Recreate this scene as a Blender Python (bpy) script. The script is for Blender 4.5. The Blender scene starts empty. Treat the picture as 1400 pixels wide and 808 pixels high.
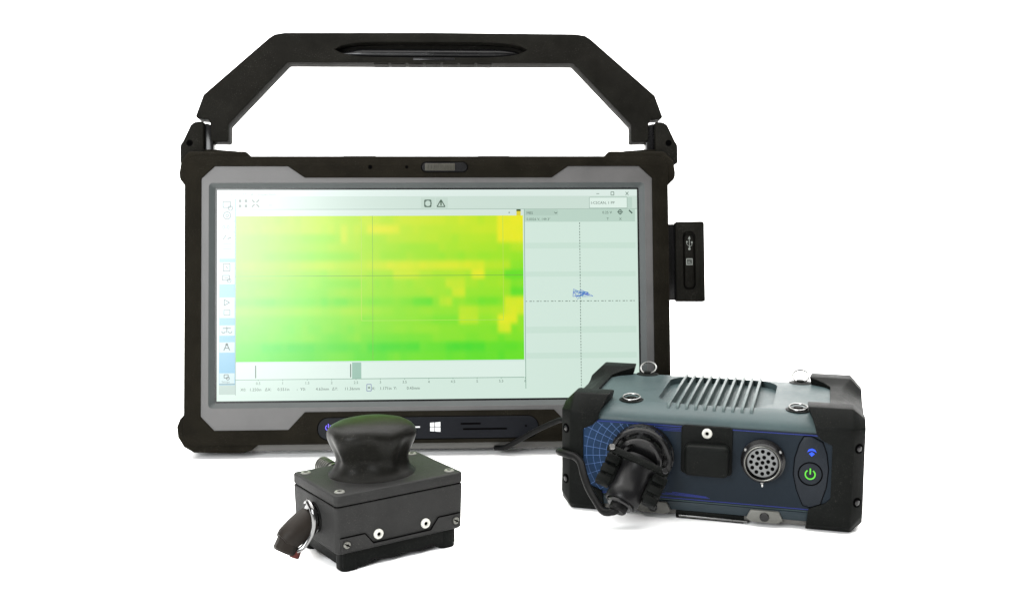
import bpy, bmesh, math, random
from mathutils import Vector, Matrix
from mathutils.geometry import tessellate_polygon

random.seed(7)
S = 0.001                       # shapes are written in millimetres
R = math.radians
PI = math.pi
scene = bpy.context.scene
COL = scene.collection

# ------------------------------------------------------------------ camera
cam_data = bpy.data.cameras.new("camera")
cam_data.lens = 36.0 * 1500.0 / 1400.0
cam_data.sensor_width = 36.0
cam_data.clip_start = 0.02
cam_data.clip_end = 50.0
cam = bpy.data.objects.new("camera", cam_data)
cam.location = (0.0, -0.78296, 0.21706)
cam.rotation_euler = (PI / 2 - 0.132, 0, 0)
COL.objects.link(cam)
scene.camera = cam

# ------------------------------------------------------------------ world and lamps
world = bpy.data.worlds.new("World")
scene.world = world
world.use_nodes = True
wb = world.node_tree.nodes["Background"]
wb.inputs[0].default_value = (1.0, 0.985, 0.96, 1)
wb.inputs[1].default_value = 0.22


def area(name, loc, target, sx, sy, power, col=(1, 1, 1)):
    d = bpy.data.lights.new(name, 'AREA')
    d.shape = 'RECTANGLE'
    d.size = sx
    d.size_y = sy
    d.energy = power
    d.color = col
    o = bpy.data.objects.new(name, d)
    o.location = loc
    v = Vector(target) - Vector(loc)
    o.rotation_euler = v.to_track_quat('-Z', 'Y').to_euler()
    COL.objects.link(o)
    return o


area("overhead_softbox", (0.0, 0.35, 1.5), (0, 0.35, 0), 3.4, 2.7, 172, (1.0, 0.985, 0.955))
area("backdrop_lamp", (0.0, 0.35, 1.9), (0, 1.1, 0.5), 2.4, 0.4, 48)
area("side_softbox", (-0.50, -1.0, 0.45), (-0.2, 0.0, 0.12), 0.46, 0.46, 15.5, (0.97, 0.99, 1.0))

scene.view_settings.view_transform = 'Standard'
scene.view_settings.look = 'None'
scene.view_settings.exposure = 0.0
scene.view_settings.gamma = 1.0
scene.view_settings.use_curve_mapping = False
try:
    scene.cycles.use_denoising = True
    scene.cycles.max_bounces = 8
except Exception:
    pass


# ------------------------------------------------------------------ materials
def srgb(r, g, b):
    def f(c):
        c /= 255.0
        return c / 12.92 if c <= 0.04045 else ((c + 0.055) / 1.055) ** 2.4
    return (f(r), f(g), f(b), 1.0)


def mat(name, col, rough=0.5, spec=0.3, metal=0.0, grain=0.0, grain_scale=2500.0, vary=0.0, emit=None, emit_s=0.0, rough_vary=0.0, coat=0.0, dust=0.0):
    m = bpy.data.materials.new(name)
    m.use_nodes = True
    nt = m.node_tree
    b = nt.nodes["Principled BSDF"]
    c = tuple(col[:3]) + (1.0,)
    b.inputs["Base Color"].default_value = c
    b.inputs["Roughness"].default_value = rough
    b.inputs["Metallic"].default_value = metal
    b.inputs["Specular IOR Level"].default_value = spec
    if coat:
        b.inputs["Coat Weight"].default_value = coat
        b.inputs["Coat Roughness"].default_value = 0.08
    if emit:
        b.inputs["Emission Color"].default_value = tuple(emit[:3]) + (1.0,)
        b.inputs["Emission Strength"].default_value = emit_s
    tc = nt.nodes.new("ShaderNodeTexCoord")
    if vary or rough_vary:
        n = nt.nodes.new("ShaderNodeTexNoise")
        n.inputs["Scale"].default_value = 38.0
        n.inputs["Detail"].default_value = 6.0
        n.inputs["Roughness"].default_value = 0.65
        nt.links.new(tc.outputs["Object"], n.inputs["Vector"])
        if vary:
            mr = nt.nodes.new("ShaderNodeMapRange")
            mr.inputs["From Min"].default_value = 0.3
            mr.inputs["From Max"].default_value = 0.7
            mr.inputs["To Min"].default_value = 1.0 - vary
            mr.inputs["To Max"].default_value = 1.0 + vary
            nt.links.new(n.outputs["Fac"], mr.inputs["Value"])
            vm = nt.nodes.new("ShaderNodeVectorMath")
            vm.operation = 'SCALE'
            vm.inputs[0].default_value = c[:3]
            nt.links.new(mr.outputs[0], vm.inputs["Scale"])
            nt.links.new(vm.outputs[0], b.inputs["Base Color"])
        if rough_vary:
            m2 = nt.nodes.new("ShaderNodeMapRange")
            m2.inputs["From Min"].default_value = 0.3
            m2.inputs["From Max"].default_value = 0.7
            m2.inputs["To Min"].default_value = max(0.02, rough - rough_vary)
            m2.inputs["To Max"].default_value = min(1.0, rough + rough_vary)
            nt.links.new(n.outputs["Fac"], m2.inputs["Value"])
            nt.links.new(m2.outputs[0], b.inputs["Roughness"])
    if dust:
        # fine pale specks and faint rub marks, as on handled rubber and paint
        d1 = nt.nodes.new("ShaderNodeTexNoise")
        d1.inputs["Scale"].default_value = 1400.0
        d1.inputs["Detail"].default_value = 1.0
        d2 = nt.nodes.new("ShaderNodeTexNoise")
        d2.inputs["Scale"].default_value = 60.0
        d2.inputs["Detail"].default_value = 4.0
        nt.links.new(tc.outputs["Object"], d1.inputs["Vector"])
        nt.links.new(tc.outputs["Object"], d2.inputs["Vector"])
        r1 = nt.nodes.new("ShaderNodeMapRange")
        r1.inputs["From Min"].default_value = 0.62
        r1.inputs["From Max"].default_value = 0.74
        nt.links.new(d1.outputs["Fac"], r1.inputs["Value"])
        r2 = nt.nodes.new("ShaderNodeMapRange")
        r2.inputs["From Min"].default_value = 0.42
        r2.inputs["From Max"].default_value = 0.7
        nt.links.new(d2.outputs["Fac"], r2.inputs["Value"])
        mu = nt.nodes.new("ShaderNodeMath")
        mu.operation = 'MULTIPLY'
        nt.links.new(r1.outputs[0], mu.inputs[0])
        nt.links.new(r2.outputs[0], mu.inputs[1])
        sm = nt.nodes.new("ShaderNodeMath")
        sm.operation = 'MULTIPLY'
        sm.inputs[1].default_value = dust
        nt.links.new(mu.outputs[0], sm.inputs[0])
        mx = nt.nodes.new("ShaderNodeMix")
        mx.data_type = 'RGBA'
        nt.links.new(sm.outputs[0], mx.inputs["Factor"])
        if b.inputs["Base Color"].links:
            nt.links.new(b.inputs["Base Color"].links[0].from_socket, mx.inputs[6])
        else:
            mx.inputs[6].default_value = c
        mx.inputs[7].default_value = (0.10, 0.095, 0.085, 1)
        nt.links.new(mx.outputs[2], b.inputs["Base Color"])
    if grain:
        g = nt.nodes.new("ShaderNodeTexNoise")
        g.inputs["Scale"].default_value = grain_scale
        g.inputs["Detail"].default_value = 2.0
        nt.links.new(tc.outputs["Object"], g.inputs["Vector"])
        bp = nt.nodes.new("ShaderNodeBump")
        bp.inputs["Strength"].default_value = grain
        bp.inputs["Distance"].default_value = 0.0002
        nt.links.new(g.outputs["Fac"], bp.inputs["Height"])
        nt.links.new(bp.outputs[0], b.inputs["Normal"])
    return m


M = {}
M['white'] = mat('white_paper', (0.92, 0.92, 0.92), 0.9, 0.1)
M['rubber'] = mat('black_rubber', (0.0058, 0.0051, 0.0036), 0.62, 0.015, grain=0.5, vary=0.32, rough_vary=0.1, dust=0.2)
M['rubber2'] = mat('bumper_rubber', (0.0029, 0.0033, 0.0030), 0.46, 0.034, grain=0.5, vary=0.35, rough_vary=0.1, dust=0.14)
M['plastic'] = mat('handle_plastic', (0.0062, 0.0060, 0.0051), 0.55, 0.010, grain=0.5, vary=0.3, rough_vary=0.09, dust=0.2)
M['gloss'] = mat('gloss_black', (0.004, 0.004, 0.0043), 0.25, 0.22, vary=0.2, rough_vary=0.05)
M['dark'] = mat('dark_hole', (0.0008, 0.0008, 0.0008), 0.9, 0.0)
M['bezel'] = mat('grey_paint', (0.056, 0.055, 0.0548), 0.42, 0.25, grain=0.35, vary=0.1, rough_vary=0.08)
M['chamfer'] = mat('slate_edge', (0.034, 0.039, 0.039), 0.42, 0.22, vary=0.08)
M['shell'] = mat('shell_metal', (0.07, 0.069, 0.065), 0.5, 0.15, grain=0.2, vary=0.1)
M['panel'] = mat('button_panel', (0.004, 0.0045, 0.006), 0.4, 0.08, vary=0.15)
M['slider'] = mat('slider_grey', (0.026, 0.025, 0.02), 0.55, 0.15, vary=0.15)
M['mark'] = mat('printed_mark', (0.42, 0.42, 0.41), 0.6, 0.2)
M['whiteled'] = mat('white_light', (0.3, 0.3, 0.3), 0.4, 0.1, emit=(0.9, 0.95, 1), emit_s=0.42)
M['purpleled'] = mat('purple_light', (0.05, 0.04, 0.2), 0.4, 0.2, emit=srgb(110, 90, 255), emit_s=0.95)
M['icon'] = mat('faint_icon', (0.13, 0.14, 0.13), 0.6, 0.2)
M['steel'] = mat('steel', (0.13, 0.13, 0.128), 0.3, 0.5, metal=1.0, vary=0.2, rough_vary=0.1)
M['chrome'] = mat('chrome', (0.13, 0.13, 0.13), 0.16, 0.5, metal=1.0, rough_vary=0.06)
M['darksteel'] = mat('dark_steel', (0.11, 0.11, 0.10), 0.35, 0.5, metal=1.0, rough_vary=0.1)
M['screwwhite'] = mat('pale_screw', (0.36, 0.36, 0.33), 0.4, 0.3, vary=0.1)
M['casting'] = mat('blue_grey_paint', (0.029, 0.043, 0.0445), 0.38, 0.10, grain=0.4, vary=0.1, rough_vary=0.08, dust=0.2)
M['fin'] = mat('fin_metal', (0.044, 0.060, 0.060), 0.4, 0.10, vary=0.12)
M['blueline'] = mat('blue_print', srgb(28, 36, 92), 0.4, 0.1)
M['webline'] = mat('pale_blue_print', srgb(58, 80, 118), 0.45, 0.1)
M['keypad'] = mat('keypad', (0.0055, 0.0075, 0.0105), 0.45, 0.10, vary=0.1)
M['greenled'] = mat('green_light', (0.03, 0.15, 0.02), 0.4, 0.1, emit=srgb(110, 235, 60), emit_s=0.62)
M['blueled'] = mat('blue_light', (0.01, 0.03, 0.2), 0.4, 0.1, emit=srgb(40, 80, 255), emit_s=0.7)
M['insert'] = mat('connector_insert', (0.095, 0.098, 0.098), 0.35, 0.25, vary=0.12)
M['cord'] = mat('cord_jacket', (0.0042, 0.0042, 0.0042), 0.4, 0.05, vary=0.15)
M['lid'] = mat('probe_anodised', (0.0150, 0.0150, 0.0148), 0.55, 0.06, grain=0.5, vary=0.22, rough_vary=0.1, dust=0.15)
M['knob'] = mat('knob_plastic', (0.0050, 0.0049, 0.0042), 0.38, 0.055, grain=0.2, vary=0.3, rough_vary=0.12, dust=0.25)
M['pluggloss'] = mat('plug_gloss', (0.0022, 0.0022, 0.0024), 0.24, 0.18, rough_vary=0.06)
M['backshell'] = mat('backshell_plastic', (0.0042, 0.0042, 0.0045), 0.36, 0.10, vary=0.25, rough_vary=0.08)
M['tab'] = mat('tab_metal', (0.075, 0.075, 0.068), 0.4, 0.2, vary=0.2, dust=0.3)
M['lip'] = mat('casting_darkened', (0.013, 0.019, 0.023), 0.45, 0.1, vary=0.1)  # housing paint with shade put into the colour, countering floor bounce
M['greyscrew'] = mat('grey_screw', (0.11, 0.11, 0.10), 0.4, 0.3, vary=0.12)
M['red'] = mat('red_ring', (0.05, 0.009, 0.007), 0.5, 0.15)
M['plugbrown'] = mat('worn_black', (0.0085, 0.0068, 0.0055), 0.5, 0.08, vary=0.35)

# navy printed overlay of the instrument: bluer towards the printed web at its left
m = mat('navy_overlay', (0.01, 0.016, 0.035), 0.42, 0.05, vary=0.0, rough_vary=0.05)
nt = m.node_tree
b = nt.nodes["Principled BSDF"]
tc = nt.nodes.new("ShaderNodeTexCoord")
sx = nt.nodes.new("ShaderNodeSeparateXYZ")
nt.links.new(tc.outputs["Object"], sx.inputs[0])
mr = nt.nodes.new("ShaderNodeMapRange")
mr.inputs["From Min"].default_value = -0.070
mr.inputs["From Max"].default_value = -0.015
nt.links.new(sx.outputs["X"], mr.inputs["Value"])
rp = nt.nodes.new("ShaderNodeValToRGB")
rp.color_ramp.elements[0].color = (0.0065, 0.019, 0.046, 1)
rp.color_ramp.elements[1].color = (0.0060, 0.0092, 0.0130, 1)
nt.links.new(mr.outputs[0], rp.inputs[0])
nt.links.new(rp.outputs[0], b.inputs["Base Color"])
M['navy'] = m

# display: the picture the screen gives off, under a lightly frosted glass
m = mat('display_picture', (0.0005, 0.0005, 0.0005), 0.27, 0.5)
nt = m.node_tree
b = nt.nodes["Principled BSDF"]
at = nt.nodes.new("ShaderNodeAttribute")
at.attribute_name = "picture"
nt.links.new(at.outputs["Color"], b.inputs["Emission Color"])
b.inputs["Emission Strength"].default_value = 0.95
M['display'] = m


# ------------------------------------------------------------------ mesh helpers
def finish(name, bm, m, parent=None, smooth=35, loc=None, rot=None):
    bmesh.ops.remove_doubles(bm, verts=bm.verts, dist=1e-4)
    bmesh.ops.recalc_face_normals(bm, faces=bm.faces)
    bmesh.ops.scale(bm, vec=(S, S, S), verts=bm.verts)
    me = bpy.data.meshes.new(name)
    bm.to_mesh(me)
    bm.free()
    me.materials.append(M[m] if isinstance(m, str) else m)
    if smooth:
        for p in me.polygons:
            p.use_smooth = True
        me.set_sharp_from_angle(angle=R(smooth))
    o = bpy.data.objects.new(name, me)
    COL.objects.link(o)
    if parent:
        o.parent = parent
    if loc:
        o.location = Vector(loc) * S
    if rot:
        o.rotation_euler = rot
    return o


def bevel(bm, off, seg=2, ang=30):
    if off <= 0:
        return
    bm.normal_update()
    es = [e for e in bm.edges if len(e.link_faces) == 2 and e.calc_face_angle(0) > R(ang)]
    if es:
        bmesh.ops.bevel(bm, geom=es, offset=off, segments=seg, profile=0.5, affect='EDGES', clamp_overlap=True)


def prism(poly, a, c, holes=(), axis='y', bev=0.0, seg=2, bm=None):
    """Extrude polygon (with holes) between a and c along axis. axis y: (x,z); axis z: (x,y); axis x: (y,z)."""
    own = bm is None
    t = bmesh.new()

    def P(u, v, w):
        return {'y': (u, w, v), 'z': (u, v, w), 'x': (w, u, v)}[axis]
    loops = [list(poly)] + [list(h) for h in holes]
    fr, bk = [], []
    for lp in loops:
        fr.append([t.verts.new(P(u, v, a)) for u, v in lp])
        bk.append([t.verts.new(P(u, v, c)) for u, v in lp])
    for f_, b_ in zip(fr, bk):
        n = len(f_)
        for i in range(n):
            j = (i + 1) % n
            t.faces.new((f_[i], f_[j], b_[j], b_[i]))
    if not holes:
        t.faces.new(fr[0])
        t.faces.new(bk[0][::-1])
    else:
        tris = tessellate_polygon([[Vector((u, v, 0)) for u, v in lp] for lp in loops])
        ff = [v for l in fr for v in l]
        bb = [v for l in bk for v in l]
        for i, j, k in tris:
            t.faces.new((ff[i], ff[j], ff[k]))
            t.faces.new((bb[k], bb[j], bb[i]))
    bmesh.ops.recalc_face_normals(t, faces=t.faces)
    bevel(t, bev, seg)
    if own:
        return t
    merge(bm, t)
    return bm


def merge(bm, t, mtx=None):
    if mtx is not None:
        bmesh.ops.transform(t, matrix=mtx, verts=t.verts)
    vm = {}
    for v in t.verts:
        vm[v] = bm.verts.new(v.co)
    for f in t.faces:
        try:
            bm.faces.new([vm[v] for v in f.verts])
        except ValueError:
            pass
    t.free()


def box(x0, x1, y0, y1, z0, z1, bev=0.0, seg=2, bm=None):
    return prism([(x0, z0), (x1, z0), (x1, z1), (x0, z1)], y0, y1, bev=bev, seg=seg, bm=bm)


def rrect(x0, x1, z0, z1, r, n=5):
    pts = []
    for cx, cz, a0 in ((x1 - r, z1 - r, 0), (x0 + r, z1 - r, 90), (x0 + r, z0 + r, 180), (x1 - r, z0 + r, 270)):
        for i in range(n + 1):
            a = R(a0 + 90 * i / n)
            pts.append((cx + r * math.cos(a), cz + r * math.sin(a)))
    return pts


def lathe(prof, n=32, axis=Vector((0, 0, 1)), origin=Vector((0, 0, 0)), bm=None):
    """prof: (radius, height) along axis."""
    own = bm is None
    t = bmesh.new()
    rings = []
    for r, h in prof:
        if r <= 1e-6:
            rings.append([t.verts.new((0, 0, h))])
        else:
            rings.append([t.verts.new((r * math.cos(2 * PI * i / n), r * math.sin(2 * PI * i / n), h)) for i in range(n)])
    for a, c in zip(rings, rings[1:]):
        for i in range(n):
            j = (i + 1) % n
            if len(a) == 1 and len(c) == 1:
                continue
            if len(a) == 1:
                t.faces.new((a[0], c[i], c[j]))
            elif len(c) == 1:
                t.faces.new((a[i], a[j], c[0]))
            else:
                t.faces.new((a[i], a[j], c[j], c[i]))
    for rg in (rings[0], rings[-1]):
        if len(rg) > 1:
            t.faces.new(rg)
    q = Vector((0, 0, 1)).rotation_difference(Vector(axis).normalized()).to_matrix().to_4x4()
    bmesh.ops.transform(t, matrix=Matrix.Translation(Vector(origin)) @ q, verts=t.verts)
    bmesh.ops.recalc_face_normals(t, faces=t.faces)
    if own:
        return t
    merge(bm, t)
    return bm


def cyl(p0, p1, r0, r1=None, n=24, ch=0.0, bm=None):
    r1 = r0 if r1 is None else r1
    p0, p1 = Vector(p0), Vector(p1)
    L = (p1 - p0).length
    prof = [(r0 - ch, 0), (r0, ch), (r1, L - ch), (r1 - ch, L)] if ch else [(r0, 0), (r1, L)]
    return lathe(prof, n, (p1 - p0), p0, bm)


def tube(pts, r, n=12, seg=8, bm=None, flat=1.0):
    own = bm is None
    P = [Vector(p) for p in pts]
    path = []
    for i in range(len(P) - 1):
        a, b_, c, d = P[max(i - 1, 0)], P[i], P[i + 1], P[min(i + 2, len(P) - 1)]
        for k in range(seg):
            t_ = k / seg
            path.append(0.5 * ((2 * b_) + (c - a) * t_ + (2 * a - 5 * b_ + 4 * c - d) * t_ ** 2 + (3 * b_ - a - 3 * c + d) * t_ ** 3))
    path.append(P[-1])
    t = bmesh.new()
    rings = []
    ref = None
    for i, p in enumerate(path):
        tg = (path[min(i + 1, len(path) - 1)] - path[max(i - 1, 0)]).normalized()
        if ref is None:
            ref = tg.orthogonal().normalized()
        ref = (ref - tg * ref.dot(tg)).normalized()
        bi = tg.cross(ref)
        rings.append([t.verts.new(p + ref * (r * math.cos(2 * PI * k / n)) + bi * (r * flat * math.sin(2 * PI * k / n))) for k in range(n)])
    for a, c in zip(rings, rings[1:]):
        for k in range(n):
            t.faces.new((a[k], a[(k + 1) % n], c[(k + 1) % n], c[k]))
    t.faces.new(rings[0][::-1])
    t.faces.new(rings[-1])
    if own:
        return t
    merge(bm, t)
    return bm


def torus(c, axis, Rm, r, a0=0, a1=360, n=32, m=8, bm=None):
    t = bmesh.new()
    full = abs(a1 - a0) >= 359.9
    k = n if full else n + 1
    rings = []
    for i in range(k):
        a = R(a0 + (a1 - a0) * i / n)
        rings.append([t.verts.new(((Rm + r * math.cos(2 * PI * j / m)) * math.cos(a), (Rm + r * math.cos(2 * PI * j / m)) * math.sin(a), r * math.sin(2 * PI * j / m))) for j in range(m)])
    for i in range(n):
        a, b_ = rings[i], rings[(i + 1) % k]
        for j in range(m):
            t.faces.new((a[j], a[(j + 1) % m], b_[(j + 1) % m], b_[j]))
    if not full:
        t.faces.new(rings[0])
        t.faces.new(rings[-1])
    q = Vector((0, 0, 1)).rotation_difference(Vector(axis).normalized()).to_matrix().to_4x4()
    bmesh.ops.transform(t, matrix=Matrix.Translation(Vector(c)) @ q, verts=t.verts)
    if bm is None:
        return t
    merge(bm, t)
    return bm


def cut(o, cutter_bm):
    """Subtract a closed shape (mm, o's local space) from mesh object o."""
    bmesh.ops.recalc_face_normals(cutter_bm, faces=cutter_bm.faces)
    bmesh.ops.scale(cutter_bm, vec=(S, S, S), verts=cutter_bm.verts)
    me = bpy.data.meshes.new('cutter')
    cutter_bm.to_mesh(me)
    cutter_bm.free()
    c = bpy.data.objects.new('cutter', me)
    COL.objects.link(c)
    pa = o.parent
    o.parent = None
    md = o.modifiers.new('cut', 'BOOLEAN')
    md.operation = 'DIFFERENCE'
    md.solver = 'EXACT'
    md.object = c
    dg = bpy.context.evaluated_depsgraph_get()
    new = bpy.data.meshes.new_from_object(o.evaluated_get(dg))
    o.modifiers.clear()
    old = o.data
    o.data = new
    new.name = old.name
    for p in new.polygons:
        p.use_smooth = True
    new.set_sharp_from_angle(angle=R(35))
    bpy.data.objects.remove(c)
    o.parent = pa


def thing(name, label, cat, loc=(0, 0, 0), rot=(0, 0, 0)):
    o = bpy.data.objects.new(name, None)
    o.empty_display_size = 0.02
    COL.objects.link(o)
    o.location = Vector(loc) * S
    o.rotation_euler = rot
    o['label'] = label
    o['category'] = cat
    return o


def text_polys(txt, size, x, y, anchor='LEFT'):
    """2-D triangles of a line of text (mm, baseline at y)."""
    cu = bpy.data.curves.new('txt', 'FONT')
    cu.body = txt
    cu.size = size
    cu.align_x = anchor
    cu.resolution_u = 2
    o = bpy.data.objects.new('txt', cu)
    COL.objects.link(o)
    dg = bpy.context.evaluated_depsgraph_get()
    dg.update()
    me = bpy.data.meshes.new_from_object(o.evaluated_get(dg))
    out = [[(me.vertices[i].co.x + x, me.vertices[i].co.y + y) for i in p.vertices] for p in me.polygons]
    bpy.data.objects.remove(o)
    bpy.data.curves.remove(cu)
    bpy.data.meshes.remove(me)
    return out


# ================================================================== SETTING: white sweep
def build_sweep():
    prof = [(-1700, 0), (-600, 0), (0, 0), (600, 0), (900, 0)]
    rr = 450
    for i in range(1, 13):
        a = R(90 * i / 12)
        prof.append((900 + rr * math.sin(a), rr - rr * math.cos(a)))
    prof.append((1350, 2600))
    bm = bmesh.new()
    xs = [-4500, -1500, 0, 1500, 4500]
    rows = [[bm.verts.new((x, y, z)) for x in xs] for y, z in prof]
    for a, c in zip(rows, rows[1:]):
        for i in range(len(xs) - 1):
            bm.faces.new((a[i], a[i + 1], c[i + 1], c[i]))
    o = finish('ground', bm, 'white', smooth=60)
    o['kind'] = 'structure'
    o['label'] = 'seamless white paper surface running up into the background'
    return o


build_sweep()

# ================================================================== TABLET
TAB = thing('rugged_tablet', 'large black rugged tablet with carry handle showing a green and yellow scan', 'tablet',
            (-58.1, -24.5, 4.34), Matrix.Rotation(R(2.8), 3, 'Z').__matmul__(Matrix.Rotation(R(-10), 3, 'X')).to_euler())


def mirror(pts):
    return [(-x, z) for x, z in reversed(pts)]


half_bezel_top = [(161.5, 196.2), (152, 205), (100.5, 205), (88.5, 196.8)]
half_bezel_bot = [(-161.5, 27.6), (-152, 17.6), (-100.2, 17.6), (-88.5, 30)]
bez = half_bezel_top + mirror(half_bezel_top) + half_bezel_bot + mirror(half_bezel_bot)
bez_r = rrect(-156, 156, 33.4, 192.9, 2.5)


def inset(poly, d):
    out = []
    n = len(poly)
    for i in range(n):
        p0, p1, p2 = Vector(poly[i - 1]), Vector(poly[i]), Vector(poly[(i + 1) % n])
        e1, e2 = (p1 - p0).normalized(), (p2 - p1).normalized()
        n1, n2 = Vector((-e1.y, e1.x)), Vector((-e2.y, e2.x))
        k = n1 + n2
        k = k / max(k.dot(n1), 0.3)
        out.append(tuple(p1 + k * d))
    return out


# shell behind, a little lower than the rubber frame
shell = rrect(-170, 170, 2.2, 209, 9)
finish('rear_shell', prism(shell, 7, 27.0, bev=1.6), 'shell', TAB)
# rubber frame round the bezel
frame_out = rrect(-173.2, 173.2, 7.2, 212.2, 9)
fo = finish('front_frame', prism(frame_out, 0, 14, holes=[bez], bev=1.3), 'rubber', TAB)
# grey bezel, slightly sunk
bz = finish('bezel', prism(inset(bez, -0.6), 0.9, 8, holes=[bez_r], bev=0.35, seg=1), 'bezel', TAB)
# chamfer stepping down to the glass
bm = bmesh.new()
o_l = rrect(-156.2, 156.2, 33.2, 193.1, 2.6)
i_l = rrect(-152.0, 152.0, 36.9, 189.4, 0.8)
vo = [bm.verts.new((x, 1.0, z)) for x, z in o_l]
vi = [bm.verts.new((x, 3.4, z)) for x, z in i_l]
for i in range(len(vo)):
    j = (i + 1) % len(vo)
    bm.faces.new((vo[i], vo[j], vi[j], vi[i]))
finish('glass_surround', bm, 'chamfer', TAB, smooth=30)
finish('screen_border', box(-153, 153, 3.3, 5, 36, 190.5), 'gloss', TAB)

# ---- the display picture (units: 580 x 288, origin at its upper left corner)
DX0, DX1, DZ0, DZ1 = -150.9, 150.9, 38.1, 188.4
polys = []          # (list of (u,v), colour or per-corner colours, layer)


def q(u0, v0, u1, v1, col, layer=1):
    polys.append(([(u0, v0), (u1, v0), (u1, v1), (u0, v1)], srgb(*col), layer))


def ln(u0, v0, u1, v1, w, col, layer=5):
    d = Vector((u1 - u0, v1 - v0))
    n_ = Vector((-d.y, d.x)).normalized() * w / 2
    polys.append(([(u0 + n_.x, v0 + n_.y), (u1 + n_.x, v1 + n_.y), (u1 - n_.x, v1 - n_.y), (u0 - n_.x, v0 - n_.y)], srgb(*col), layer))


def ring(cx, cy, r, w, col, n=14, a0=0, a1=360):
    for i in range(n):
        a, c = R(a0 + (a1 - a0) * i / n), R(a0 + (a1 - a0) * (i + 1) / n)
        ln(cx + r * math.cos(a), cy + r * math.sin(a), cx + r * math.cos(c), cy + r * math.sin(c), w, col)


def rect_o(u0, v0, u1, v1, w, col):
    ln(u0, v0, u1, v0, w, col); ln(u1, v0, u1, v1, w, col); ln(u1, v1, u0, v1, w, col); ln(u0, v1, u0, v0, w, col)


def tx(s, size, u, v, col, anchor='LEFT'):
    for p in text_polys(s, size, 0, 0, anchor):
        polys.append(([(u + a * 1.0, v - c) for a, c in p], srgb(*col), 6))


BG = (212, 234, 222)
q(0, 0, 580, 288, BG, 0)
q(0, 0, 580, 9, (222, 238, 231), 1)
q(25, 9, 580, 27, (205, 225, 214), 1)
q(25, 27, 422, 36, (214, 232, 223), 1)
ln(25, 27, 580, 27, 0.8, (160, 185, 172))
tx("General PECA - Inspection", 6.0, 14, 8, (120, 140, 136))
ring(8, 5.5, 2, 1.0, (150, 165, 165))
for k, (u, v) in enumerate([(31, 15), (39, 15), (31, 22), (39, 22)]):
    q(u - 1.8, v - 1.8, u + 1.8, v + 1.8, (92, 108, 102), 4)
for du, dv in ((-1, -1), (1, -1), (-1, 1), (1, 1)):
    ln(52 + du * 1.2, 18.5 + dv * 1.2, 52 + du * 5, 18.5 + dv * 5, 1.5, (92, 108, 102))
q(70, 20, 74, 22, (190, 200, 200), 4)
# icons over the scan
q(279, 11, 298, 26, (196, 217, 205), 2)
q(299, 11, 316, 26, (196, 217, 205), 2)
rect_o(284, 14.5, 292.5, 23.5, 1.4, (70, 95, 80))
ring(288.5, 19, 4.6, 1.2, (80, 105, 90))
ln(301, 23.5, 306.5, 14, 1.4, (70, 95, 80)); ln(306.5, 14, 312, 23.5, 1.4, (70, 95, 80)); ln(301, 23.5, 312, 23.5, 1.4, (70, 95, 80))
ln(306.5, 15, 306.5, 22, 2.0, (80, 105, 85))
# sidebar
BL = (118, 184, 214)
q(3, 12, 25, 266, BL, 2)
for v0, v1 in ((12, 94), (99, 129), (147, 175), (185, 199), (208, 222), (250, 264)):
    q(3.5, v0, 24, v1, (196, 220, 220), 3)
q(3, 266, 25, 279, (178, 200, 190), 2)
ln(25.3, 12, 25.3, 280, 0.9, (150, 172, 165))
for v in (43, 58):
    ln(3.5, v, 24, v, 0.8, (130, 152, 148))
IC = (88, 104, 102)
rect_o(8, 16, 18, 24, 1.2, IC); ring(18, 25, 3, 1.2, IC)
ring(13.5, 35, 5, 1.3, IC); ring(13.5, 35, 1.8, 1.1, IC)
tx("0-0", 7.5, 7, 53.5, IC)
ln(8, 68, 12, 62, 1.3, IC); ln(14, 67, 19, 65, 1.6, IC)
for k in range(4):
    ln(8, 74 + k * 3.4, 19, 74 + k * 3.4, 0.9, (140, 156, 154))
rect_o(8.5, 101, 17.5, 111, 1.2, IC); ln(12, 104, 14.5, 108, 1.2, IC)
rect_o(7.5, 117, 17, 123.5, 1.2, IC); ring(16.5, 124, 2.6, 1.0, IC); ln(10, 120, 15, 120, 1.0, IC)
ln(10, 150, 17, 154, 1.2, IC); ln(17, 154, 10, 158, 1.2, IC); ln(10, 158, 10, 150, 1.2, IC)
rect_o(9.5, 164, 17.5, 171, 1.0, (120, 138, 136))
ln(8, 189, 19, 189, 1.3, IC); ln(13.5, 187, 13.5, 195, 1.2, IC); ring(9, 193, 2.4, 1.2, IC, 8, 0, 180); ring(18, 193, 2.4, 1.2, IC, 8, 0, 180)
ln(9.5, 219, 13.5, 210, 1.4, (70, 88, 86)); ln(13.5, 210, 17.5, 219, 1.4, (70, 88, 86)); ln(10.8, 216, 16.2, 216, 1.3, (70, 88, 86)); ring(13.5, 211, 1.5, 1.0, IC)
rect_o(10, 252, 15.5, 256.5, 1.0, IC); ring(15, 257, 2.1, 0.9, IC)
tx("Setups", 4.2, 6.5, 263, (110, 135, 132))
ln(3.5, 264.6, 24.5, 264.6, 1.2, (120, 150, 155))
# colour scan: 16 rows of readings
HU0, HU1, HV0, HV1 = 24.5, 420, 36, 235
NR, NC = 16, 44
rnd = random.Random(21)
val = [[0.0] * NC for _ in range(NR)]
rowb = [0.72, 0.70, 0.60, 0.56, 0.52, 0.66, 0.54, 0.46, 0.46, 0.32, 0.46, 0.36, 0.34, 0.28, 0.12, 0.16]
for r_ in range(NR):
    w0 = rnd.uniform(-1, 1)
    for c_ in range(NC):
        if rnd.random() < 0.6:
            w0 = 0.5 * w0 + rnd.uniform(-0.6, 0.6)
        lf = max(0.0, 1.0 - c_ / 20.0)
        val[r_][c_] = rowb[r_] * (1 - 0.30 * lf) + 0.12 * w0 * (1 - 0.6 * lf)


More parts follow.
